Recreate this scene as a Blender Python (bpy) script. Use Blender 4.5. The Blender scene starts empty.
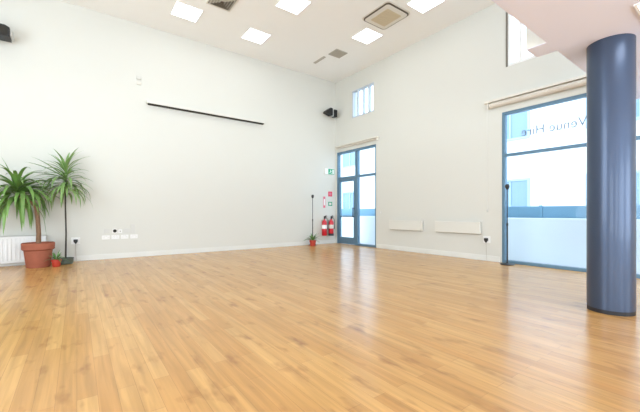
import bpy, bmesh, math, random
from mathutils import Vector, Matrix
random.seed(11)
C = bpy.context.scene.collection
PI = math.pi
LAMP, FILL, SKY = 6., 60., 3.0

# ------------------------------------------------------------------ room size
WL = 8.43      # wall_left lies in the plane y = WL
WR = 6.85      # wall_right lies in the plane x = WR
H = 5.26       # main ceiling
SOF = 2.72     # underside of the mezzanine
MEZ = 1.33     # mezzanine edge (y)
XB, YB = -4.2, -4.2

# ------------------------------------------------------------------ materials
def srgb(r, g, b):
    f = lambda c: (c/12.92 if c <= .04045 else ((c+.055)/1.055)**2.4)
    return (f(r/255), f(g/255), f(b/255), 1)

def mat(name, col, rough=.5, metal=0., noise=0., scale=8., coat=0., bump=0., spec=.5):
    m = bpy.data.materials.new(name); m.use_nodes = True
    nt = m.node_tree; n = nt.nodes; l = nt.links
    p = n['Principled BSDF']
    p.inputs['Roughness'].default_value = rough
    p.inputs['Metallic'].default_value = metal
    p.inputs['Coat Weight'].default_value = coat
    p.inputs['Specular IOR Level'].default_value = spec
    tc = n.new('ShaderNodeTexCoord'); nz = n.new('ShaderNodeTexNoise')
    nz.inputs['Scale'].default_value = scale; nz.inputs['Detail'].default_value = 4
    l.new(tc.outputs['Object'], nz.inputs['Vector'])
    mx = n.new('ShaderNodeMix'); mx.data_type = 'RGBA'
    c2 = tuple(max(0, c*(1-noise)) for c in col[:3]) + (1,)
    mx.inputs[6].default_value = col; mx.inputs[7].default_value = c2
    l.new(nz.outputs['Fac'], mx.inputs[0])
    l.new(mx.outputs[2], p.inputs['Base Color'])
    if bump:
        b = n.new('ShaderNodeBump'); b.inputs['Strength'].default_value = bump
        b.inputs['Distance'].default_value = .01
        l.new(nz.outputs['Fac'], b.inputs['Height']); l.new(b.outputs['Normal'], p.inputs['Normal'])
    return m

def emit(name, col, s):
    m = bpy.data.materials.new(name); m.use_nodes = True
    nt = m.node_tree; nt.nodes.clear()
    e = nt.nodes.new('ShaderNodeEmission'); e.inputs[0].default_value = col; e.inputs[1].default_value = s
    o = nt.nodes.new('ShaderNodeOutputMaterial'); nt.links.new(e.outputs[0], o.inputs[0])
    return m

def glass_mat(name, tint):
    m = bpy.data.materials.new(name); m.use_nodes = True
    nt = m.node_tree; n = nt.nodes; n.clear(); l = nt.links
    t = n.new('ShaderNodeBsdfTransparent'); t.inputs[0].default_value = tint
    g = n.new('ShaderNodeBsdfGlossy'); g.inputs['Roughness'].default_value = .03
    f = n.new('ShaderNodeFresnel'); f.inputs[0].default_value = 1.35
    mx = n.new('ShaderNodeMixShader'); o = n.new('ShaderNodeOutputMaterial')
    ge = n.new('ShaderNodeNewGeometry'); mm = n.new('ShaderNodeMath'); mm.operation = 'MULTIPLY_ADD'
    mm.inputs[1].default_value = -1; mm.inputs[2].default_value = 1
    l.new(ge.outputs['Backfacing'], mm.inputs[0])
    m2 = n.new('ShaderNodeMath'); m2.operation = 'MULTIPLY'
    l.new(f.outputs[0], m2.inputs[0]); l.new(mm.outputs[0], m2.inputs[1])
    l.new(m2.outputs[0], mx.inputs[0]); l.new(t.outputs[0], mx.inputs[1]); l.new(g.outputs[0], mx.inputs[2])
    l.new(mx.outputs[0], o.inputs[0])
    return m

def floor_mat():
    m = bpy.data.materials.new('oak_strip_floor'); m.use_nodes = True
    nt = m.node_tree; n = nt.nodes; l = nt.links; p = n['Principled BSDF']
    tc = n.new('ShaderNodeTexCoord')
    mp = n.new('ShaderNodeMapping'); mp.inputs['Rotation'].default_value = (0, 0, PI/2)
    l.new(tc.outputs['Object'], mp.inputs['Vector'])
    def brick(c1, c2, mortar, w, h, off):
        b = n.new('ShaderNodeTexBrick')
        b.inputs['Color1'].default_value = c1; b.inputs['Color2'].default_value = c2
        b.inputs['Mortar'].default_value = mortar
        b.inputs['Scale'].default_value = 1; b.inputs['Mortar Size'].default_value = .0012
        b.inputs['Mortar Smooth'].default_value = .3
        b.inputs['Brick Width'].default_value = w; b.inputs['Row Height'].default_value = h
        b.offset = off; b.offset_frequency = 2; b.squash = 1
        l.new(mp.outputs[0], b.inputs['Vector'])
        return b
    b1 = brick(srgb(212, 165, 99), srgb(195, 145, 83), srgb(170, 124, 74), .92, .092, .37)
    # long figure along the boards
    mg = n.new('ShaderNodeMapping'); mg.inputs['Scale'].default_value = (26, 1.3, 1)
    l.new(tc.outputs['Object'], mg.inputs['Vector'])
    ng = n.new('ShaderNodeTexNoise'); ng.inputs['Scale'].default_value = 1; ng.inputs['Detail'].default_value = 6
    ng.inputs['Distortion'].default_value = .6
    l.new(mg.outputs[0], ng.inputs['Vector'])
    rg = n.new('ShaderNodeMapRange'); rg.inputs[1].default_value = .3; rg.inputs[2].default_value = .75
    rg.inputs[3].default_value = 1.12; rg.inputs[4].default_value = .76
    l.new(ng.outputs['Fac'], rg.inputs[0])
    # knots and heartwood streaks
    mk = n.new('ShaderNodeMapping'); mk.inputs['Scale'].default_value = (8.5, 3.0, 1)
    l.new(tc.outputs['Object'], mk.inputs['Vector'])
    nk = n.new('ShaderNodeTexNoise'); nk.inputs['Scale'].default_value = 1; nk.inputs['Detail'].default_value = 3
    l.new(mk.outputs[0], nk.inputs['Vector'])
    rk = n.new('ShaderNodeMapRange'); rk.inputs[1].default_value = .58; rk.inputs[2].default_value = .76
    rk.inputs[3].default_value = 0; rk.inputs[4].default_value = .75
    l.new(nk.outputs['Fac'], rk.inputs[0])
    mul = n.new('ShaderNodeMix'); mul.data_type = 'RGBA'; mul.blend_type = 'MULTIPLY'; mul.inputs[0].default_value = 1
    l.new(b1.outputs['Color'], mul.inputs[6]); l.new(rg.outputs[0], mul.inputs[7])
    kn = n.new('ShaderNodeMix'); kn.data_type = 'RGBA'; kn.inputs[7].default_value = srgb(138, 88, 48)
    l.new(rk.outputs[0], kn.inputs[0]); l.new(mul.outputs[2], kn.inputs[6])
    l.new(kn.outputs[2], p.inputs['Base Color'])
    p.inputs['Roughness'].default_value = .3
    rr = n.new('ShaderNodeMapRange'); rr.inputs[3].default_value = .16; rr.inputs[4].default_value = .3
    l.new(ng.outputs['Fac'], rr.inputs[0]); l.new(rr.outputs[0], p.inputs['Roughness'])
    p.inputs['Specular IOR Level'].default_value = .5
    bp = n.new('ShaderNodeBump'); bp.inputs['Strength'].default_value = .12; bp.inputs['Distance'].default_value = .004
    l.new(ng.outputs['Fac'], bp.inputs['Height']); l.new(bp.outputs['Normal'], p.inputs['Normal'])
    return m

M = dict(
    wall=mat('wall_paint', srgb(219, 219, 212), .75, noise=.015, scale=3),
    ceil=mat('ceiling_paint', srgb(250, 250, 248), .8, noise=.02, scale=2),
    soffit=mat('soffit_paint', srgb(230, 230, 245), .8, noise=.02, scale=2),
    skirt=mat('skirting_gloss', srgb(228, 229, 224), .5),
    floor=floor_mat(),
    white=mat('white_plastic', srgb(240, 240, 238), .4),
    whitemetal=mat('white_enamel', srgb(240, 241, 240), .35),
    offwhite=mat('off_white', srgb(226, 222, 212), .5),
    alcove=mat('grey_plastic', srgb(214, 214, 209), .5),
    black=mat('black_plastic', srgb(28, 28, 29), .45, noise=.2),
    darkmetal=mat('black_metal', srgb(34, 37, 42), .35, .3),
    slot=mat('dark_slot', srgb(48, 44, 38), .8),
    frame=mat('blue_grey_frame', srgb(96, 130, 154), .4, .15, noise=.05),
    frame_dark=mat('blue_grey_rail', srgb(66, 92, 112), .4, .2),
    column=mat('column_paint', srgb(68, 82, 106), .36, .5, noise=.08, scale=3, coat=.15),
    colring=mat('column_ring', srgb(22, 24, 30), .5),
    terracotta=mat('terracotta', srgb(174, 102, 78), .8, noise=.25, scale=14, bump=.15),
    redpot=mat('red_pot', srgb(196, 66, 48), .5, noise=.15),
    greypot=mat('grey_green_pot', srgb(96, 108, 96), .6, noise=.2),
    paleframe=mat('pale_grey_frame', srgb(196, 204, 212), .4),
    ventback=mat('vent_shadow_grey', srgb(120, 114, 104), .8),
    casing=mat('cream_casing', srgb(224, 223, 215), .5),
    soil=mat('soil', srgb(66, 48, 36), .95, noise=.5, scale=40, bump=.6),
    bark=mat('bark', srgb(150, 116, 90), .9, noise=.4, scale=30, bump=.5),
    stem=mat('dark_stem', srgb(70, 66, 58), .8, noise=.3, scale=30),
    leaf=mat('yucca_leaf', srgb(136, 182, 92), .34, noise=.65, scale=5),
    leaf2=mat('dracaena_leaf', srgb(148, 186, 110), .34, noise=.5, scale=5),
    leaf3=mat('small_leaf', srgb(112, 164, 90), .5, noise=.4, scale=12),
    red=mat('extinguisher_red', srgb(206, 28, 44), .3, coat=.3),
    signred=mat('sign_red', srgb(218, 60, 84), .5),
    signpink=mat('sign_pink', srgb(224, 120, 140), .5),
    green=mat('exit_green', srgb(24, 164, 118), .45),
    beige=mat('beige_filter', srgb(214, 200, 170), .7, noise=.12, scale=60),
    brown=mat('brown_slot', srgb(92, 82, 66), .7),
    ventgrey=mat('vent_grey', srgb(182, 177, 166), .6),
    tan=mat('blind_fabric', srgb(218, 210, 198), .8, noise=.06, scale=60),
    lens=mat('bright_metal', srgb(200, 200, 198), .3, .6),
    render=mat('outside_render', srgb(233, 240, 246), .85, noise=.03, scale=2),
    facade=mat('facade_render', srgb(244, 247, 250), .85, noise=.03, scale=1),
    fence=mat('fence_blue', srgb(122, 166, 192), .6, noise=.15, scale=3),
    fpane=mat('facade_pane', srgb(138, 164, 186), .2),
    fframe=mat('facade_frame', srgb(176, 198, 214), .5),
    paving=mat('paving', srgb(196, 200, 204), .9, noise=.1, scale=4),
    lettering=mat('vinyl_lettering', srgb(126, 132, 146), .6),
    glass=glass_mat('window_glass', (.93, .97, 1, 1)),
    lamp=emit('light_panel', (.96, .985, 1, 1), LAMP),
    coil=mat('conduit', srgb(222, 222, 218), .5),
)

# ------------------------------------------------------------------ mesh helpers
class B:
    def __init__(s): s.bm = bmesh.new(); s.mats = []; s.cur = 0
    def _new(s, faces):
        for f in faces: f.material_index = s.cur
    def use(s, m):
        if m not in s.mats: s.mats.append(m)
        s.cur = s.mats.index(m); return s
    def box(s, x0, x1, y0, y1, z0, z1, bev=0, seg=2, mtx=None):
        t = bmesh.new(); bmesh.ops.create_cube(t, size=1)
        for v in t.verts:
            v.co = Vector(((x0+x1)/2+v.co.x*(x1-x0), (y0+y1)/2+v.co.y*(y1-y0), (z0+z1)/2+v.co.z*(z1-z0)))
        if bev: bmesh.ops.bevel(t, geom=list(t.edges), offset=bev, segments=seg, affect='EDGES', profile=.5)
        return s.merge(t, mtx)
    def merge(s, t, mtx=None):
        if mtx is not None: bmesh.ops.transform(t, matrix=mtx, verts=t.verts)
        vm = {v: s.bm.verts.new(v.co) for v in t.verts}
        for f in t.faces:
            try: nf = s.bm.faces.new([vm[v] for v in f.verts]); nf.material_index = s.cur
            except ValueError: pass
        t.free(); return s
    def lathe(s, prof, seg=32, c=(0, 0, 0), axis='Z', close=True):
        rings = []
        def P(r, h, a):
            u, v = r*math.cos(a), r*math.sin(a)
            q = {'Z': (u, v, h), 'X': (h, u, v), 'Y': (u, h, v)}[axis]
            return Vector(q)+Vector(c)
        for r, h in prof:
            if r < 1e-5: rings.append([s.bm.verts.new(P(0, h, 0))])
            else: rings.append([s.bm.verts.new(P(r, h, 2*PI*i/seg)) for i in range(seg)])
        fs = []
        for a, b in zip(rings, rings[1:]):
            for i in range(seg):
                j = (i+1) % seg
                if len(a) == 1 and len(b) == 1: continue
                if len(a) == 1: q = [a[0], b[j], b[i]]
                elif len(b) == 1: q = [a[i], a[j], b[0]]
                else: q = [a[i], a[j], b[j], b[i]]
                fs.append(s.bm.faces.new(q))
        s._new(fs); return s
    def tube(s, pts, rad, seg=10, caps=True):
        pts = [Vector(p) for p in pts]
        rad = rad if isinstance(rad, (list, tuple)) else [rad]*len(pts)
        rings = []; up = None
        for i, p in enumerate(pts):
            d = (pts[min(i+1, len(pts)-1)]-pts[max(i-1, 0)]).normalized()
            if up is None:
                up = Vector((0, 0, 1)) if abs(d.z) < .9 else Vector((1, 0, 0))
            u = (up-d*up.dot(d)).normalized(); w = d.cross(u); up = u
            rings.append([s.bm.verts.new(p+(u*math.cos(2*PI*k/seg)+w*math.sin(2*PI*k/seg))*rad[i]) for k in range(seg)])
        fs = []
        for a, b in zip(rings, rings[1:]):
            for k in range(seg):
                j = (k+1) % seg
                fs.append(s.bm.faces.new([a[k], a[j], b[j], b[k]]))
        if caps:
            fs.append(s.bm.faces.new(rings[0][::-1])); fs.append(s.bm.faces.new(rings[-1]))
        s._new(fs); return s
    def ring(s, c, ix, iy, ox, oy, z0, z1):      # square frame lying in XY
        x, y = c
        s.box(x-ox, x-ix, y-oy, y+oy, z0, z1); s.box(x+ix, x+ox, y-oy, y+oy, z0, z1)
        s.box(x-ix, x+ix, y-oy, y-iy, z0, z1); s.box(x-ix, x+ix, y+iy, y+oy, z0, z1)
        return s
    def poly(s, pts, d):                          # prism: polygon swept by vector d
        d = Vector(d); a = [s.bm.verts.new(Vector(p)) for p in pts]; b = [s.bm.verts.new(Vector(p)+d) for p in pts]
        n = len(a); fs = [s.bm.faces.new(a[::-1]), s.bm.faces.new(b)]
        for i in range(n):
            j = (i+1) % n; fs.append(s.bm.faces.new([a[i], a[j], b[j], b[i]]))
        s._new(fs); return s
    def build(s, name, m=None, parent=None, smooth=False, angle=40):
        if m is not None and not s.mats: s.mats = [m]
        bmesh.ops.recalc_face_normals(s.bm, faces=s.bm.faces)
        me = bpy.data.meshes.new(name); s.bm.to_mesh(me); s.bm.free()
        for x in s.mats: me.materials.append(x)
        if smooth:
            me.shade_smooth(); me.set_sharp_from_angle(angle=math.radians(angle))
        o = bpy.data.objects.new(name, me); C.objects.link(o)
        if parent is not None: o.parent = parent
        return o

def thing(name, label, cat, loc=(0, 0, 0), rz=0, group=None, kind=None):
    o = bpy.data.objects.new(name, None); C.objects.link(o)
    o.empty_display_size = .1
    o.location = loc; o.rotation_euler = (0, 0, rz)
    return tag(o, label, cat, group, kind)
def tag(o, label=None, cat=None, group=None, kind=None):
    if label: o['label'] = label
    if cat: o['category'] = cat
    if group: o['group'] = group
    if kind: o['kind'] = kind
    return o
def struct(name, b, m=None, smooth=False):
    return tag(b.build(name, m, None, smooth), kind='structure')
def dup(root, loc, label, rz=None):
    r = root.copy(); C.objects.link(r); r.location = loc; r['label'] = label
    if rz is not None: r.rotation_euler = (0, 0, rz)
    for ch in list(root.children):
        c = ch.copy(); C.objects.link(c); c.parent = r
        for g in ch.children:
            d = g.copy(); C.objects.link(d); d.parent = c
    return r

# ------------------------------------------------------------------ setting
def wall_cells(u0, u1, z0, z1, openings):
    us = sorted({u0, u1, *[o[0] for o in openings], *[o[1] for o in openings]})
    zs = sorted({z0, z1, *[o[2] for o in openings], *[o[3] for o in openings]})
    for a, b in zip(us, us[1:]):
        run = None
        for c, d in zip(zs, zs[1:]):
            mu, mz = (a+b)/2, (c+d)/2
            solid = not any(o[0] < mu < o[1] and o[2] < mz < o[3] for o in openings)
            if solid: run = [c, d] if run is None else [run[0], d]
            if not solid and run: yield a, b, run[0], run[1]; run = None
        if run: yield a, b, run[0], run[1]

struct('floor', B().box(XB-.2, WR+.2, YB-.2, WL+.2, -.2, 0), M['floor'])
struct('ceiling', B().box(XB-.2, WR+.2, YB-.2, WL+.2, H, H+.2), M['ceil'])
struct('wall_left', B().box(XB-.2, WR+.2, WL, WL+.2, 0, H), M['wall'])

DOOR = (6.61, 8.36, 0, 2.95)
HIGH = (6.69, 7.63, 3.90, 4.75)
BIG = (.15, 3.16, 0, 3.0)
UPPER = (2.2, 3.06, 3.88, 4.98)
b = B()
for a, c, z0, z1 in wall_cells(YB-.2, WL, 0, H, [DOOR, HIGH, BIG, UPPER]):
    b.box(WR, WR+.2, a, c, z0, z1)
struct('wall_right', b, M['wall'])
# the two walls behind the camera, with unglazed openings added to let in more light
BK = [(-3.2, -.6, .2, 2.4), (.4, 3.0, .2, 2.4), (3.8, 6.2, .2, 2.4), (-3.2, -.6, 3.4, 4.8), (.4, 3.0, 3.4, 4.8), (3.8, 6.2, 3.4, 4.8)]
b = B()
for a, c, z0, z1 in wall_cells(XB-.2, WR+.2, 0, H, BK): b.box(a, c, YB-.2, YB, z0, z1)
struct('wall_back', b, M['wall'])
SD = [(-3, -.5, .2, 2.4), (1.6, 4.8, .3, 4.4)]
b = B()
for a, c, z0, z1 in wall_cells(YB, WL, 0, H, SD): b.box(XB-.2, XB, a, c, z0, z1)
struct('wall_side', b, M['wall'])

struct('baseboard_left', B().box(XB, WR, WL-.014, WL, 0, .11, .003), M['skirt'])
b = B(); b.box(WR-.014, WR, 3.2, 6.57, 0, .11, .003)
struct('baseboard_right', b, M['skirt'])
struct('ceiling_mezzanine', B().box(XB, WR, YB, MEZ, SOF, SOF+.38), M['soffit'])
b = B(); b.use(M['wall']).box(3.83, 4.11, MEZ, MEZ+.19, SOF+.006, 4.2); b.use(M['soffit']).box(3.83, 4.11, MEZ, MEZ+.19, SOF, SOF+.006)
struct('trim_1', b)

# glazed frames standing in wall_right
FX0, FX1 = WR+.005, WR+.10
GX0, GX1 = WR+.045, WR+.057
def bar(b, y0, y1, z0, z1, dx=0): b.box(FX0-dx, FX1+dx, y0, y1, z0, z1, .004, 1)

# door_1: leaf next to the corner, sidelight, transom lights
d1 = tag(bpy.data.objects.new('door_1', None), kind='structure'); C.objects.link(d1)
b = B()
y0, y1, z0, z1 = DOOR
bar(b, y0, y0+.05, z0, z1); bar(b, y1-.05, y1, z0, z1); bar(b, y0+.05, y1-.05, z1-.07, z1)
bar(b, 7.38, 7.50, z0, z1-.07); bar(b, y0+.05, 7.38, 2.07, 2.14); bar(b, 7.50, y1-.05, 2.07, 2.14)
bar(b, y0+.05, 7.38, 0, .06)
b.build('door_frame', M['frame'], d1)
lf = B()
lf.box(FX0+.01, FX1-.01, 7.505, 7.58, .01, 2.06, .003, 1); lf.box(FX0+.01, FX1-.01, 8.23, 8.305, .01, 2.06, .003, 1)
lf.box(FX0+.01, FX1-.01, 7.58, 8.23, 1.98, 2.06, .003, 1); lf.box(FX0+.01, FX1-.01, 7.58, 8.23, .01, .22, .003, 1)
lf.box(FX0+.01, FX1-.01, 7.58, 8.23, .86, .90, .003, 1)
leaf_o = lf.build('door_leaf', M['frame'], d1)
g = B(); g.box(GX0, GX1, 7.58, 8.23, .22, .86); g.box(GX0, GX1, 7.58, 8.23, .90, 1.98)
g.build('pane', M['glass'], leaf_o)
h = B(); h.tube([(WR-.045, 7.545, .85), (WR-.045, 7.545, 1.15)], .013)
h.tube([(WR-.045, 7.545, .88), (WR+.02, 7.545, .88)], .009); h.tube([(WR-.045, 7.545, 1.12), (WR+.02, 7.545, 1.12)], .009)
h.build('pull_handle', M['darkmetal'], leaf_o, True)
B().box(GX0, GX1, y0+.05, 7.38, .06, 2.07).build('sidelight_pane', M['glass'], d1)
B().box(GX0, GX1, y0+.05, 7.38, 2.14, z1-.07).build('transom_pane', M['glass'], d1)
B().box(GX0, GX1, 7.50, y1-.05, 2.14, z1-.07).build('transom_pane', M['glass'], d1)

def window(name, rect, fm, mull=(), trans=(), fw=.05):
    r = tag(bpy.data.objects.new(name, None), kind='structure'); C.objects.link(r)
    y0, y1, z0, z1 = rect; b = B()
    bar(b, y0, y0+fw, z0, z1); bar(b, y1-fw, y1, z0, z1)
    ys = [y0+fw]; 
    for m in mull: ys += [m-fw/2, m+fw/2]
    ys.append(y1-fw); zs = [z0+fw]
    for t in trans: zs += [t-fw/2, t+fw/2]
    zs.append(z1-fw)
    for m in mull: bar(b, m-fw/2, m+fw/2, z0, z1)
    for i in range(0, len(ys), 2):
        bar(b, ys[i], ys[i+1], z0, z0+fw); bar(b, ys[i], ys[i+1], z1-fw, z1)
        for t in trans: bar(b, ys[i], ys[i+1], t-fw/2, t+fw/2)
    b.build('window_frame', fm, r)
    for i in range(0, len(ys), 2):
        for j in range(0, len(zs), 2):
            B().box(GX0, GX1, ys[i], ys[i+1], zs[j], zs[j+1]).build('pane', M['glass'], r)
    return r
window('window_1', HIGH, M['paleframe'], mull=(6.92, 7.16, 7.40), fw=.04)
w2 = window('window_2', BIG, M['frame'], mull=(1.28,), trans=(2.14,), fw=.055)
w3 = window('window_3', UPPER, M['whitemetal'], mull=(2.82,), fw=.05)
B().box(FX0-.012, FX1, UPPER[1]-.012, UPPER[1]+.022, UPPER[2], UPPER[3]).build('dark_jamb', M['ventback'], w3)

# lettering on the transom glass, to be read from the street side
cu = bpy.data.curves.new('lettering', 'FONT'); cu.body = 'Venue Hire'; cu.size = .235; cu.extrude = .001
cu.materials.append(M['lettering']); cu.space_character = 1.02
tx = bpy.data.objects.new('lettering', cu); C.objects.link(tx); tx.parent = w2
tx.rotation_euler = (PI/2, 0, PI/2); tx.location = (GX1+.003, 1.80, 2.47)
bpy.context.view_layer.update()
tx.scale = (1.02/max(.01, tx.dimensions.x), 1, 1)

# ------------------------------------------------------------------ round column
r = thing('round_column', 'thick round blue-grey column rising from the floor to the mezzanine soffit', 'column', (4.37, .95, 0))
B().lathe([(0, 0), (.188, 0), (.188, .035), (.188, .04), (0, .04)], 64).build('base_ring', M['colring'], r, True)
B().lathe([(.19, .04), (.19, SOF)], 72).build('shaft', M['column'], r, True)

# ------------------------------------------------------------------ ceiling light panels
def light_panel(x, y, z, label, s=.275, group='square ceiling light panels'):
    t = thing('ceiling_light', label, 'ceiling light', (x, y, z), 0, group)
    B().ring((0, 0), s-.02, s-.02, s, s, -.012, .0).build('frame', M['white'], t)
    B().box(-s+.02, s-.02, -s+.02, s-.02, -.009, -.001).build('diffuser', M['lamp'], t)
    return t
L0 = light_panel(1.88, 7.32, H, 'leftmost lit ceiling panel in the photo, just left of the dark square vent')
for x, y, lab in [
    (3.48, 7.33, 'square lit ceiling panel above the right end of the projector screen case'),
    (3.55, 5.74, 'square lit ceiling panel cut by the photo top edge, right of the dark square vent'),
    (5.64, 5.74, 'square lit ceiling panel between the cassette air conditioner and the small grey grille'),
    (5.68, 4.11, 'square lit ceiling panel right of the cassette air conditioner, cut by the top edge')]:
    dup(L0, (x, y, H), lab)
light_panel(3.95, .42, SOF, 'square lit panel under the mezzanine soffit at the top right corner', .24, 'soffit light panels')

# cassette air conditioner
t = thing('cassette_air_conditioner', 'square cassette air conditioner with dark slot and beige grille in the ceiling', 'air conditioner', (5.39, 4.91, H-.003))
B().box(-.3, .3, -.3, .3, -.006, .002).build('ceiling_mount', M['offwhite'], t)
def rrect(hx, hy, r, z, n=6):
    out = []
    for cx, cy, a0 in ((hx-r, hy-r, 0), (-hx+r, hy-r, PI/2), (-hx+r, -hy+r, PI), (hx-r, -hy+r, 1.5*PI)):
        for i in range(n+1):
            a = a0+PI/2*i/n; out.append((cx+r*math.cos(a), cy+r*math.sin(a), z))
    return out
B().poly(rrect(.37, .40, .09, -.012), (0, 0, .012)).build('casing', M['offwhite'], t)
B().poly(rrect(.345, .375, .08, -.03), (0, 0, .018)).build('air_slot', M['brown'], t)
B().poly(rrect(.318, .348, .065, -.04), (0, 0, .012)).build('fascia', M['offwhite'], t)
b = B().poly(rrect(.215, .245, .02, -.048), (0, 0, .008))
for i in range(9): b.box(-.2, .2, -.22+i*.055-.008, -.22+i*.055+.008, -.054, -.047)
b.build('intake_grille', M['beige'], t)

def louvre_vent(x, y, hx, hy, label, rings=4, slats=False, name='ceiling_vent'):
    t = thing(name, label, 'vent', (x, y, H))
    B().ring((0, 0), hx-.025, hy-.025, hx, hy, -.014, 0).build('frame', M['ventgrey'] if slats else M['offwhite'], t)
    B().box(-hx+.025, hx-.025, -hy+.025, hy-.025, -.003, -.001).build('backing', M['ventback'], t)
    b = B()
    if slats:
        n = max(3, int(hx*2/.05))
        for i in range(n):
            cx = -hx+.03+(i+.5)*(2*hx-.06)/n
            b.box(-.014, .014, -hy+.025, hy-.025, -.0015, .0015, mtx=Matrix.Translation((cx, 0, -.012)) @ Matrix.Rotation(.6, 4, 'Y'))
    else:
        for k in range(rings):
            o = hx-.04-k*(hx-.06)/rings; i = o-.03
            for q in range(4):
                R = Matrix.Rotation(q*PI/2, 4, 'Z')
                t4 = bmesh.new()
                v = [t4.verts.new(R @ Vector(p)) for p in ((-o, -o, -.013), (o, -o, -.013), (i, -i, -.030), (-i, -i, -.030))]
                t4.faces.new(v); b.merge(t4)
    b.build('louvre', M['ventgrey'], t)
    return t
louvre_vent(2.36, 6.52, .25, .25, 'dark square four-way louvred vent in the ceiling, cut by the photo top edge')
louvre_vent(5.63, 6.83, .19, .18, 'small grey square grille in the ceiling near the far corner', slats=True)
louvre_vent(5.45, 7.42, .04, .24, 'narrow grey slot vent in the ceiling beside the small square grille', slats=True, name='slot_vent')

# ------------------------------------------------------------------ left wall fittings
t = thing('projector_screen', 'long white rolled-up projector screen case with dark slot high on the left wall', 'projector screen', (2.755, WL, 3.47))
B().box(-1.47, 1.47, -.09, -.001, 0.02, .078, .006).build('case', M['casing'], t)
B().box(-1.2, 1.2, -.03, -.001, .076, .09).build('wall_mount', M['casing'], t)
B().box(-1.45, 1.45, -.085, -.012, -.008, .02, .004).build('weight_bar', M['slot'], t)
for s in (-1, 1):
    B().box(s*1.47-.012, s*1.47+.012, -.094, -.001, .012, .084, .004).build('end_cap', M['casing'], t)

tg = thing('wall_sensor', 'small pale sensor box high on the wall above the left end of the screen case', 'sensor', (1.13, WL, 3.98))
B().box(-.05, .05, -.03, 0, .02, .10, .008).build('housing', M['alcove'], tg)
B().box(-.045, .045, -.022, 0, -.10, -.03, .006).build('lower_plate', M['offwhite'], tg)

# speakers
def speaker(loc, rz, label, w=.46, hgt=.24, dep=.26):
    t = thing('wall_speaker', label, 'speaker', loc, rz)
    b = B(); prof = [(-w/2, 0, -hgt/2), (w/2, 0, -hgt/2), (w/2, 0, hgt/2*.7), (w/2-.06, 0, hgt/2), (-w/2, 0, hgt/2)]
    b.poly([(x, -dep/2, z) for x, y, z in prof], (0, dep, 0)); b.build('cabinet', M['black'], t)
    B().box(-w/2+.02, w/2-.03, -dep/2-.012, -dep/2, -hgt/2+.02, hgt/2-.04, .004).build('grille', M['slot'], t)
    B().box(w/2, w/2+.035, -dep/2+.03, dep/2-.03, -hgt/2+.03, hgt/2-.05, .008).build('end_plate', M['lens'], t)
    return t
s1 = speaker((-1.25, 8.17, 4.24), 0, 'black speaker box on the left wall, cut by the photo left edge', .56, .20, .26)
B().box(-.06, .06, .15, WL-8.17, -.05, .05).build('bracket', M['alcove'], s1)
# corner speaker: two black boxes facing both ways on one pale bracket
s2 = thing('corner_speaker', 'small black twin speaker on a pale bracket high in the far corner', 'speaker', (6.47, WL-.16, 4.16))
b = B(); b.poly([(-.22, -.10, -.03), (-.02, -.12, -.10), (.04, -.12, -.09), (.04, -.12, .13), (-.04, -.12, .14), (-.19, -.10, .03)], (0, .16, 0))
b.build('cabinet', M['black'], s2)
B().box(.10, .24, -.12, .05, -.12, .12, .03, 3).build('side_cabinet', M['black'], s2)
B().box(.05, .095, -.10, .03, -.11, .10, .006).build('grille', M['lens'], s2)
B().box(-.02, .16, .05, .158, -.04, .05, .004).build('wall_mount', M['white'], s2)

# socket cluster
def plate(x, z, w, h, label, cat='socket', pm='white', detail=None, name='wall_socket', group='socket plates low on the left wall'):
    t = thing(name, label, cat, (x, WL, z), 0, group)
    B().box(-w/2, w/2, -.012, 0, -h/2, h/2, .004).build('plate', M[pm], t)
    if detail == 'round': B().lathe([(0, -.028), (.03, -.028), (.036, -.012)], 20, axis='Y').build('connector', M['slot'], t, True)
    if detail == 'dot': B().lathe([(0, -.02), (.014, -.02), (.014, -.012)], 14, axis='Y').build('connector', M['ventgrey'], t, True)
    if detail == 'double':
        for s in (-1, 1):
            k = B()
            for dx, dz in ((0, .014), (-.011, -.009), (.011, -.009)):
                k.box(s*.036+dx-.003, s*.036+dx+.003, -.0128, -.0115, dz-.004, dz+.004)
            k.build('pin_holes', M['ventgrey'], t)
            B().box(s*.016-.005, s*.016+.005, -.015, -.012, .018, .034, .001, 1).build('rocker', M['alcove'], t)
    return t
plate(.52, .60, .10, .09, 'blank grey wall plate left of the dark round connector', 'wall plate', 'alcove', None, 'wall_plate')
plate(.665, .60, .09, .09, 'white wall plate with a dark round connector, low on the left wall', 'wall plate', 'white', 'round', 'wall_plate')
plate(.765, .59, .07, .08, 'white wall plate with one small grey dot, right of the dark round connector', 'wall plate', 'white', 'dot', 'wall_plate')
plate(.89, .60, .13, .09, 'blank grey wall plate left of the tall grey wall box', 'wall plate', 'alcove', None, 'wall_plate')
plate(1.01, .64, .085, .20, 'tall grey wall box at the right end of the upper plate row', 'wall box', 'alcove', None, 'wall_box')
plate(.50, .465, .146, .086, 'double socket at the left end of the lower row by the plants', 'socket', 'white', 'double')
plate(.675, .465, .146, .086, 'double socket directly below the dark round connector', 'socket', 'white', 'double')
plate(.85, .465, .146, .086, 'third double socket of the lower row, below the blank grey plate', 'socket', 'white', 'double')
plate(1.03, .465, .146, .086, 'double socket below the tall grey wall box, right end of lower row', 'socket', 'white', 'double')

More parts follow.
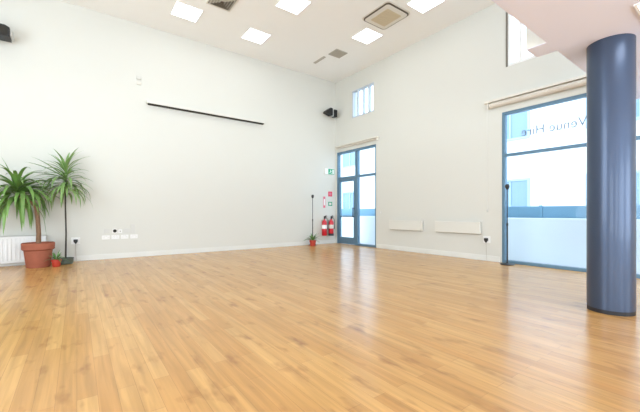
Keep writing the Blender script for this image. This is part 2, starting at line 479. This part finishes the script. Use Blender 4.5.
def plug_socket(loc, rz, label):
    t = thing('plugged_socket', label, 'socket', loc, rz)
    B().box(-.075, .075, -.012, 0, -.07, .07, .004).build('plate', M['white'], t)
    b = B(); b.box(-.036, .036, -.06, -.012, -.024, .03, .008)
    b.poly([(-.03, -.05, -.022), (.03, -.05, -.022), (.008, -.05, -.06), (-.008, -.05, -.06)], (0, .03, 0))
    p = b.build('plug', M['black'], t)
    B().tube([(0, -.035, -.055), (0, -.03, -.12), (.004, -.02, -loc[2]+.12), (.01, -.022, -loc[2]+.01)], .004, 6).build('cable', M['ventgrey'], p, True)
    return t
plug_socket((-.02, WL, .42), 0, 'wall socket with a black plug beside the tall thin plant')
plug_socket((WR, 3.46, .44), -PI/2, 'wall socket with a black plug between the heater and the tall window')

# radiator behind the plants
t = thing('radiator', 'low white panel radiator on the left wall behind the plants', 'radiator', (-1.5, WL-.003, 0))
b = B(); b.box(-1.25, 1.02, -.10, -.03, .06, .55, .008)
n = 38
for i in range(n):
    x = -1.22+i*(2.21/(n-1)); b.box(x-.015, x+.015, -.108, -.10, .10, .51, .004, 1)
b.build('panel', M['whitemetal'], t)
B().box(-1.25, 1.02, -.105, -.02, .55, .562, .002, 1).build('top_grille', M['alcove'], t)
for x in (-1.0, .85): B().box(x-.03, x+.03, -.06, 0, .15, .45).build('bracket', M['white'], t)
b = B(); b.tube([(1.02, -.065, .09), (1.06, -.065, .09), (1.06, -.065, 0)], .010, 8)
b.build('pipe', M['white'], t, True)
B().lathe([(0, 0), (.018, 0), (.022, .03), (.018, .07), (0, .07)], 14, (1.06, -.065, .09)).build('valve', M['white'], t, True)

# ------------------------------------------------------------------ right wall fittings
def heater(yc, w, label):
    t = thing('panel_heater', label, 'heater', (WR, yc, .55), -PI/2)
    t['group'] = 'white panel heaters on the right wall'
    B().box(-w/2, w/2, -.085, -.02, 0, .25, .01, 3).build('casing', M['casing'], t)
    b = B()
    for i in range(4): b.box(-w/2+.03, w/2-.03, -.075+i*.012, -.070+i*.012, .247, .254)
    b.build('top_grille', M['alcove'], t)
    B().box(-w/2+.02, w/2-.02, -.07, -.025, -.012, 0.0).build('lower_outlet', M['ventgrey'], t)
    for s in (-1, 1): B().box(s*w/3-.02, s*w/3+.02, -.02, 0, .04, .2).build('bracket', M['white'], t)
    return t
heater(5.53, 1.05, 'low white panel heater on the right wall, nearer the glazed door')
heater(4.10, 1.08, 'low white panel heater on the right wall, nearer the tall window')

# blinds
t = thing('roller_blind', 'long white roller blind cassette above the tall street window', 'roller blind', (WR, 1.8, 3.12))
B().box(-.115, 0, -1.66, 1.66, .11, .155, .004).build('head_board', M['offwhite'], t)
B().lathe([(0, -1.56), (.054, -1.56), (.054, 1.56), (0, 1.56)], 24, (-.06, 0, .048), 'Y').build('roller', M['tan'], t, True)
for s in (-1, 1): B().box(-.11, 0, s*1.59-.012, s*1.59+.012, .0, .11).build('bracket', M['offwhite'], t)
b = B(); b.tube([(-.06, 1.625, .09), (-.055, 1.628, -1.0), (-.05, 1.628, -2.06)], .0035, 6)
ch = b.build('chain', M['coil'], t, True)
B().lathe([(0, -.03), (.016, -.02), (.018, .02), (0, .03)], 10, (-.05, 1.628, -2.08)).build('chain_weight', M['alcove'], ch, True)
t = thing('roller_blind', 'slim pale roller blind cassette above the glazed corner door', 'roller blind', (WR, 7.44, 3.06))
B().box(-.09, 0, -.95, .92, .05, .085, .004).build('head_board', M['offwhite'], t)
B().lathe([(0, -.90), (.028, -.90), (.028, .88), (0, .88)], 16, (-.045, 0, .02), 'Y').build('roller', M['tan'], t, True)
for s in (-.92, .90): B().box(-.08, 0, s-.01, s+.01, -.02, .05).build('bracket', M['offwhite'], t)

t = thing('wall_switch', 'small grey switch plate beside the glazed corner door', 'switch', (WR, 6.42, 1.0), -PI/2)
B().box(-.043, .043, -.012, 0, -.043, .043, .004).build('plate', M['alcove'], t)
B().box(-.014, .014, -.016, -.011, -.022, .022, .002, 1).build('rocker', M['white'], t)

# ------------------------------------------------------------------ far corner: signs and extinguishers
t = thing('exit_sign', 'green running-man exit sign, left end painted white for glare, beside the glazed corner door', 'sign', (6.58, WL, 2.32))
B().box(-.19, .19, -.03, 0, -.095, .095, .006).build('panel', M['white'], t)  # left third stays white to stand in for glare on the sign
B().box(-.06, .185, -.034, -.03, -.088, .088).build('green_face', M['green'], t)
b = B(); yy = -.0352
b.box(.105, .165, yy, -.0338, -.07, .07)
b.build('doorway', M['white'], t)
b = B(); b.lathe([(0, -.0356), (.013, -.0356), (.013, -.034)], 12, (.035, 0, .052), 'Y')
for p in ([(.02, yy, .035), (.05, yy, .035), (.045, yy, -.01), (.015, yy, -.01)], [(.03, yy, -.01), (.045, yy, -.01), (.075, yy, -.065), (.058, yy, -.065)],
          [(.015, yy, -.01), (.032, yy, -.01), (.005, yy, -.04), (-.035, yy, -.05), (-.032, yy, -.035), (0, yy, -.03)], [(.05, yy, .033), (.085, yy, .01), (.08, yy, 0), (.048, yy, .018)]):
    b.poly(p, (0, .0012, 0))
b.build('running_man', M['white'], t)

def sign(x, z, w, h, m, label, blot=None):
    t = thing('wall_sign', label, 'sign', (x, WL, z))
    B().box(-w/2, w/2, -.006, 0, -h/2, h/2, .001, 1).build('board', M[m], t)
    if blot: B().box(-w*.28, w*.28, -.0072, -.006, -h*.28, h*.28).build('pictogram', M[blot], t)
    return t
sign(6.62, 1.60, .16, .16, 'signred', 'square red safety sign on the wall beside the corner door', 'signpink')
sign(6.62, 1.28, .16, .13, 'green', 'small green safety sign below the square red sign', 'offwhite')
sign(6.38, 1.33, .085, .36, 'signpink', 'narrow upright pink sign above the left fire extinguisher', 'white')

def extinguisher(x, label, black_foot, s=1.0):
    t = thing('fire_extinguisher', label, 'fire extinguisher', (x, WL-.115, .27), 0, 'red fire extinguishers hung by the corner door')
    B().lathe([(0, 0), (.07, 0), (.082, .02), (.082, .40), (.070, .45), (.03, .485), (.026, .52), (0, .52)], 28).build('cylinder', M['red'], t, True)
    b = B(); b.lathe([(0, .52), (.022, .52), (.022, .56), (0, .56)], 14)
    b.poly([(-.012, -.01, .55), (-.012, -.12, .585), (-.012, -.12, .60), (-.012, .03, .575)], (.024, 0, 0))
    b.poly([(-.012, -.01, .575), (-.012, -.10, .625), (-.012, -.10, .637), (-.012, .03, .60)], (.024, 0, 0))
    b.build('valve_head', M['black'], t)
    b = B(); b.tube([(.02, 0, .545), (.075, -.03, .55), (.10, -.045, .48), (.098, -.045, .32), (.095, -.045, .20)], [.009, .009, .009, .009, .016], 10)
    b.build('hose', M['black'], t, True)
    b = B(); b.lathe([(.0835, .22), (.0835, .34)], 28)
    b.build('label_band', M['white' if not black_foot else 'offwhite'], t, True)
    B().box(-.03, .03, .07, .113, .25, .5).build('wall_mount', M['ventgrey'], t)
    if black_foot: B().lathe([(0, -.01), (.086, -.01), (.090, .0), (.090, .05), (.083, .06)], 28).build('foot_ring', M['black'], t, True)
    return t
extinguisher(6.30, 'red fire extinguisher hung below the narrow pink sign', False)
extinguisher(6.57, 'red fire extinguisher with a black foot, closer to the corner door', True)

# slim pole stands
def stand(loc, label):
    t = thing('pole_stand', label, 'stand', loc, 0, 'slim black pole stands')
    B().lathe([(0, 0), (.125, 0), (.13, .008), (.12, .018), (.02, .028), (.014, .05), (0, .05)], 32).build('base', M['darkmetal'], t, True)
    B().tube([(0, 0, .04), (0, 0, .78)], .013, 12).build('pole', M['darkmetal'], t, True)
    B().tube([(0, 0, .76), (0, 0, 1.47)], .009, 12).build('upper_pole', M['darkmetal'], t, True)
    B().lathe([(0, .74), (.018, .745), (.018, .795), (0, .80)], 14).build('clutch', M['black'], t, True)
    B().lathe([(0, 1.44), (.018, 1.44), (.036, 1.475), (.04, 1.51), (.03, 1.54), (0, 1.55)], 18).build('head', M['black'], t, True)
    return t
stand((5.82, 8.28, 0), 'slim black pole stand behind the small potted plant in the far corner')
stand((6.66, 2.97, 0), 'slim black pole stand in front of the left edge of the tall street window')

# ------------------------------------------------------------------ plants
def leaf(b, base, az, el, L, W, droop, lim, seg=9, twist=0):
    p = Vector(base); ang = el; side = Vector((-math.sin(az), math.cos(az), 0))
    rows = []
    for i in range(seg+1):
        u = i/seg
        d = Vector((math.cos(az)*math.cos(ang), math.sin(az)*math.cos(ang), math.sin(ang)))
        nrm = side.cross(d)
        w = W*(min(1, .35+2.6*u) if u < .25 else max(.02, (1-((u-.25)/.75)**1.9)))*.5
        q = [p-side*w+nrm*w*.35*-1, p.copy(), p+side*w+nrm*w*.35*-1]
        for v in q:
            l_ = lim(v); 
            if v.y > l_: v.y = l_-.0005*random.random()
            v.z = max(v.z, .012)
        rows.append([b.bm.verts.new(v) for v in q])
        p = p+d*(L/seg); ang = max(-1.45, ang-droop/seg*(.6+.9*u))
    for a, c in zip(rows, rows[1:]):
        for k in range(2):
            f = b.bm.faces.new([a[k], a[k+1], c[k+1], c[k]]); f.material_index = b.cur; f.smooth = True

def crown(b, c, n, L, W, el, droop, lim, hgt=.25, bias=None, rnd=random):
    for i in range(n):
        az = i*2.39996+rnd.uniform(-.3, .3)
        k = i/n                                    # 0 oldest (low) .. 1 youngest (top)
        e = el[0]+(el[1]-el[0])*k+rnd.uniform(-.15, .15)
        dr = droop[0]+(droop[1]-droop[0])*k
        dr *= rnd.uniform(.8, 1.2)
        l_ = rnd.uniform(*L)*(1-.25*k)
        leaf(b, (c[0]+.02*math.cos(az), c[1]+.02*math.sin(az), c[2]+hgt*(k-.5)), az, e, l_, W*rnd.uniform(.8, 1.15), dr, lim)

# big yucca
px, py = -.57, 7.97
t = thing('potted_yucca', 'leafy yucca with a brown trunk in the large terracotta pot, at the left edge', 'plant', (px, py, 0))
B().lathe([(0, 0), (.17, 0), (.175, .01), (.208, .31), (.220, .315), (.238, .33), (.242, .435), (.232, .447), (.217, .44), (.211, .405), (0, .405)], 48).build('pot', M['terracotta'], t, True, 30)
B().lathe([(.212, .40), (.12, .42), (0, .425)], 32).build('soil', M['soil'], t, True)
tp = [(0, 0, .38), (.004, 0, .6), (-.008, .005, .85), (-.03, .02, 1.08), (-.10, .05, 1.22), (-.26, .08, 1.30)]
B().tube(tp, [.042, .036, .034, .034, .034, .03], 14).build('trunk', M['bark'], t, True)
lim1 = lambda v: (WL-.13-py) if v.z < .64 else (WL-.02-py)
b = B(); rnd = random.Random(5)
crown(b, (-.30, .07, 1.36), 66, (.60, .92), .066, (-.5, 1.25), (2.0, 1.7), lim1, .26, rnd=rnd)
for i in range(22):
    leaf(b, (-.30+.1*rnd.random(), .07, 1.30+.15*rnd.random()), i*2.39996, rnd.uniform(-.1, .6), rnd.uniform(.6, .85), .066, rnd.uniform(2.4, 3.2), lim1)
for az, e, L in ((-.2, .5, .8), (.15, .25, .75), (-.55, .75, .78), (.5, .7, .7), (-.9, .3, .8)):
    leaf(b, (-.27, .07, 1.36), az, e, L, .08, 1.5, lim1)
leaf(b, (-.33, .07, 1.42), PI*.9, 1.35, .62, .06, .3, lim1)
b.build('foliage', M['leaf'], t)

# tall thin dracaena
px, py = -.175, 8.10
t = thing('potted_dracaena', 'tall thin plant with a dark slender stem beside the terracotta pot', 'plant', (px, py, 0))
B().lathe([(0, 0), (.10, 0), (.118, .02), (.125, .10), (.132, .105), (.132, .12), (.118, .12), (.112, .10), (0, .10)], 36).build('pot', M['greypot'], t, True, 30)
B().lathe([(.113, .098), (0, .108)], 24).build('soil', M['soil'], t, True)
B().tube([(0, 0, .09), (.006, 0, .6), (-.004, 0, 1.1), (.003, 0, 1.75)], [.016, .014, .013, .013], 10).build('stem', M['stem'], t, True)
lim2 = lambda v: WL-.02-py
b = B(); rnd = random.Random(9)
crown(b, (.003, 0, 1.68), 56, (.46, .68), .048, (-.2, 1.35), (1.8, .75), lim2, .44, rnd=rnd)
for i in range(26):
    leaf(b, (0, 0, 1.36+.3*rnd.random()), i*2.39996, rnd.uniform(-.1, .5), rnd.uniform(.45, .62), .055, rnd.uniform(2.2, 3.0), lim2)
for az, e, L in ((PI+.62, .5, .74), (PI+.75, .2, .78), (PI+.45, .75, .66)):
    leaf(b, (0, 0, 1.66), az, e, L, .055, .5, lim2)
b.build('foliage', M['leaf2'], t)

def small_plant(x, y, label, r, hp, pm, n, L, W, rnd, wall):
    t = thing('small_potted_plant', label, 'plant', (x, y, 0))
    B().lathe([(0, 0), (r*.72, 0), (r*.78, .006), (r*.93, hp*.72), (r*1.02, hp*.74), (r*1.04, hp), (r*.93, hp), (r*.88, hp*.9), (0, hp*.9)], 28).build('pot', M[pm], t, True, 30)
    B().lathe([(r*.89, hp*.88), (0, hp*.94)], 20).build('soil', M['soil'], t, True)
    b = B()
    crown(b, (0, 0, hp*.95), n, L, W, (.3, 1.4), (1.5, .6), lambda v: wall-y, .03, rnd=rnd)
    b.build('foliage', M['leaf3'], t)
    return t
small_plant(-.305, 7.80, 'tiny green plant in a small red pot beside the large terracotta pot', .075, .135, 'redpot', 18, (.14, .24), .03, random.Random(3), WL-.02)
small_plant(5.70, 8.10, 'small green plant in a red pot on the floor in the far corner', .10, .17, 'redpot', 22, (.22, .38), .05, random.Random(4), WL-.02)

# ------------------------------------------------------------------ outside the windows
struct('ground_outside', B().box(WR+.2, 40, -30, 45, -.35, -.15), M['paving'])
tag(B().box(7.9, 8.1, -12, 32, -.15, .88, .01).build('garden_wall', M['render']), 'low white rendered garden wall seen through the tall window', 'wall')
f = thing('railing_fence', 'blue-grey boarded fence standing just behind the low white wall', 'fence', (8.35, 10, -.15))
B().box(-.02, .02, -22, 22, .2, 1.29).build('boards', M['fence'], f)
for i in range(22): B().box(-.05, -.02, -21+i*2-.03, -21+i*2+.03, 0, 1.31).build('post', M['fence'], f)
bd = thing('building', 'white building with pale blue windows across the street outside', 'building', (16, 10, -.15))
B().box(0, 6, -24, 32, 0, 7.2).build('facade_wall', M['facade'], bd)
B().box(-.15, 6.1, -24.2, 32.2, 7.2, 7.45).build('roof_edge', M['fframe'], bd)
for k, yc in enumerate((-10.2, -6.6, -3.0, .9, 4.4, 8.0, 12.0, 16.0)):
    for z0 in (1.1, 4.3):
        wf = B(); wf.ring((0, 0), .62, .72, .72, .82, -.03, .03)
        m_ = Matrix.Translation((-.03, yc, z0+.85)) @ Matrix.Rotation(PI/2, 4, 'Y')
        bmesh.ops.transform(wf.bm, matrix=m_, verts=wf.bm.verts)
        wo = wf.build('window_frame', M['fframe'], bd)
        pb = B(); pb.box(-.02, .0, yc-.72, yc+.72, z0+.23, z0+1.47)
        pb.build('pane', M['fpane'], wo)
        B().box(-.06, -.02, yc-.03, yc+.03, z0+.2, z0+1.5).build('glazing_bar', M['fframe'], wo)

# ------------------------------------------------------------------ light
W = bpy.data.worlds.new('sky'); bpy.context.scene.world = W; W.use_nodes = True
bg = W.node_tree.nodes['Background']; bg.inputs[0].default_value = (.80, .91, 1, 1); bg.inputs[1].default_value = SKY
def added_fill(loc, rot, sx, sy, power, col=(.84, .93, 1)):  # area lamps added in the unseen openings, tilted up to brighten the ceiling
    l = bpy.data.lights.new('added_fill', 'AREA'); l.shape = 'RECTANGLE'; l.size = sx; l.size_y = sy
    l.energy = power; l.color = col
    o = bpy.data.objects.new('added_fill', l); C.objects.link(o); o.location = loc; o.rotation_euler = rot
for a, c, z0, z1 in BK: added_fill(((a+c)/2, YB-.1, (z0+z1)/2), (PI/2+.68, 0, 0), c-a, z1-z0, FILL*(c-a)*(z1-z0)/4)
for a, c, z0, z1 in SD[:2]: added_fill((XB-.1, (a+c)/2, (z0+z1)/2), (PI/2+.68, 0, -PI/2), c-a, z1-z0, FILL*(c-a)*(z1-z0)/4)

# ------------------------------------------------------------------ camera
cam = bpy.data.cameras.new('camera'); co = bpy.data.objects.new('camera', cam); C.objects.link(co)
cam.sensor_width = 36; cam.sensor_fit = 'HORIZONTAL'; cam.lens = 330*36/640; cam.shift_y = 6.5/640
cam.clip_start = .05; cam.clip_end = 200
co.location = (0, 0, 1.0); co.rotation_euler = (PI/2, 0, -.635)
S = bpy.context.scene; S.camera = co
S.view_settings.view_transform = 'Standard'; S.view_settings.look = 'None'; S.view_settings.gamma = 1
S.view_settings.use_curve_mapping = False
S.view_settings.exposure = .36
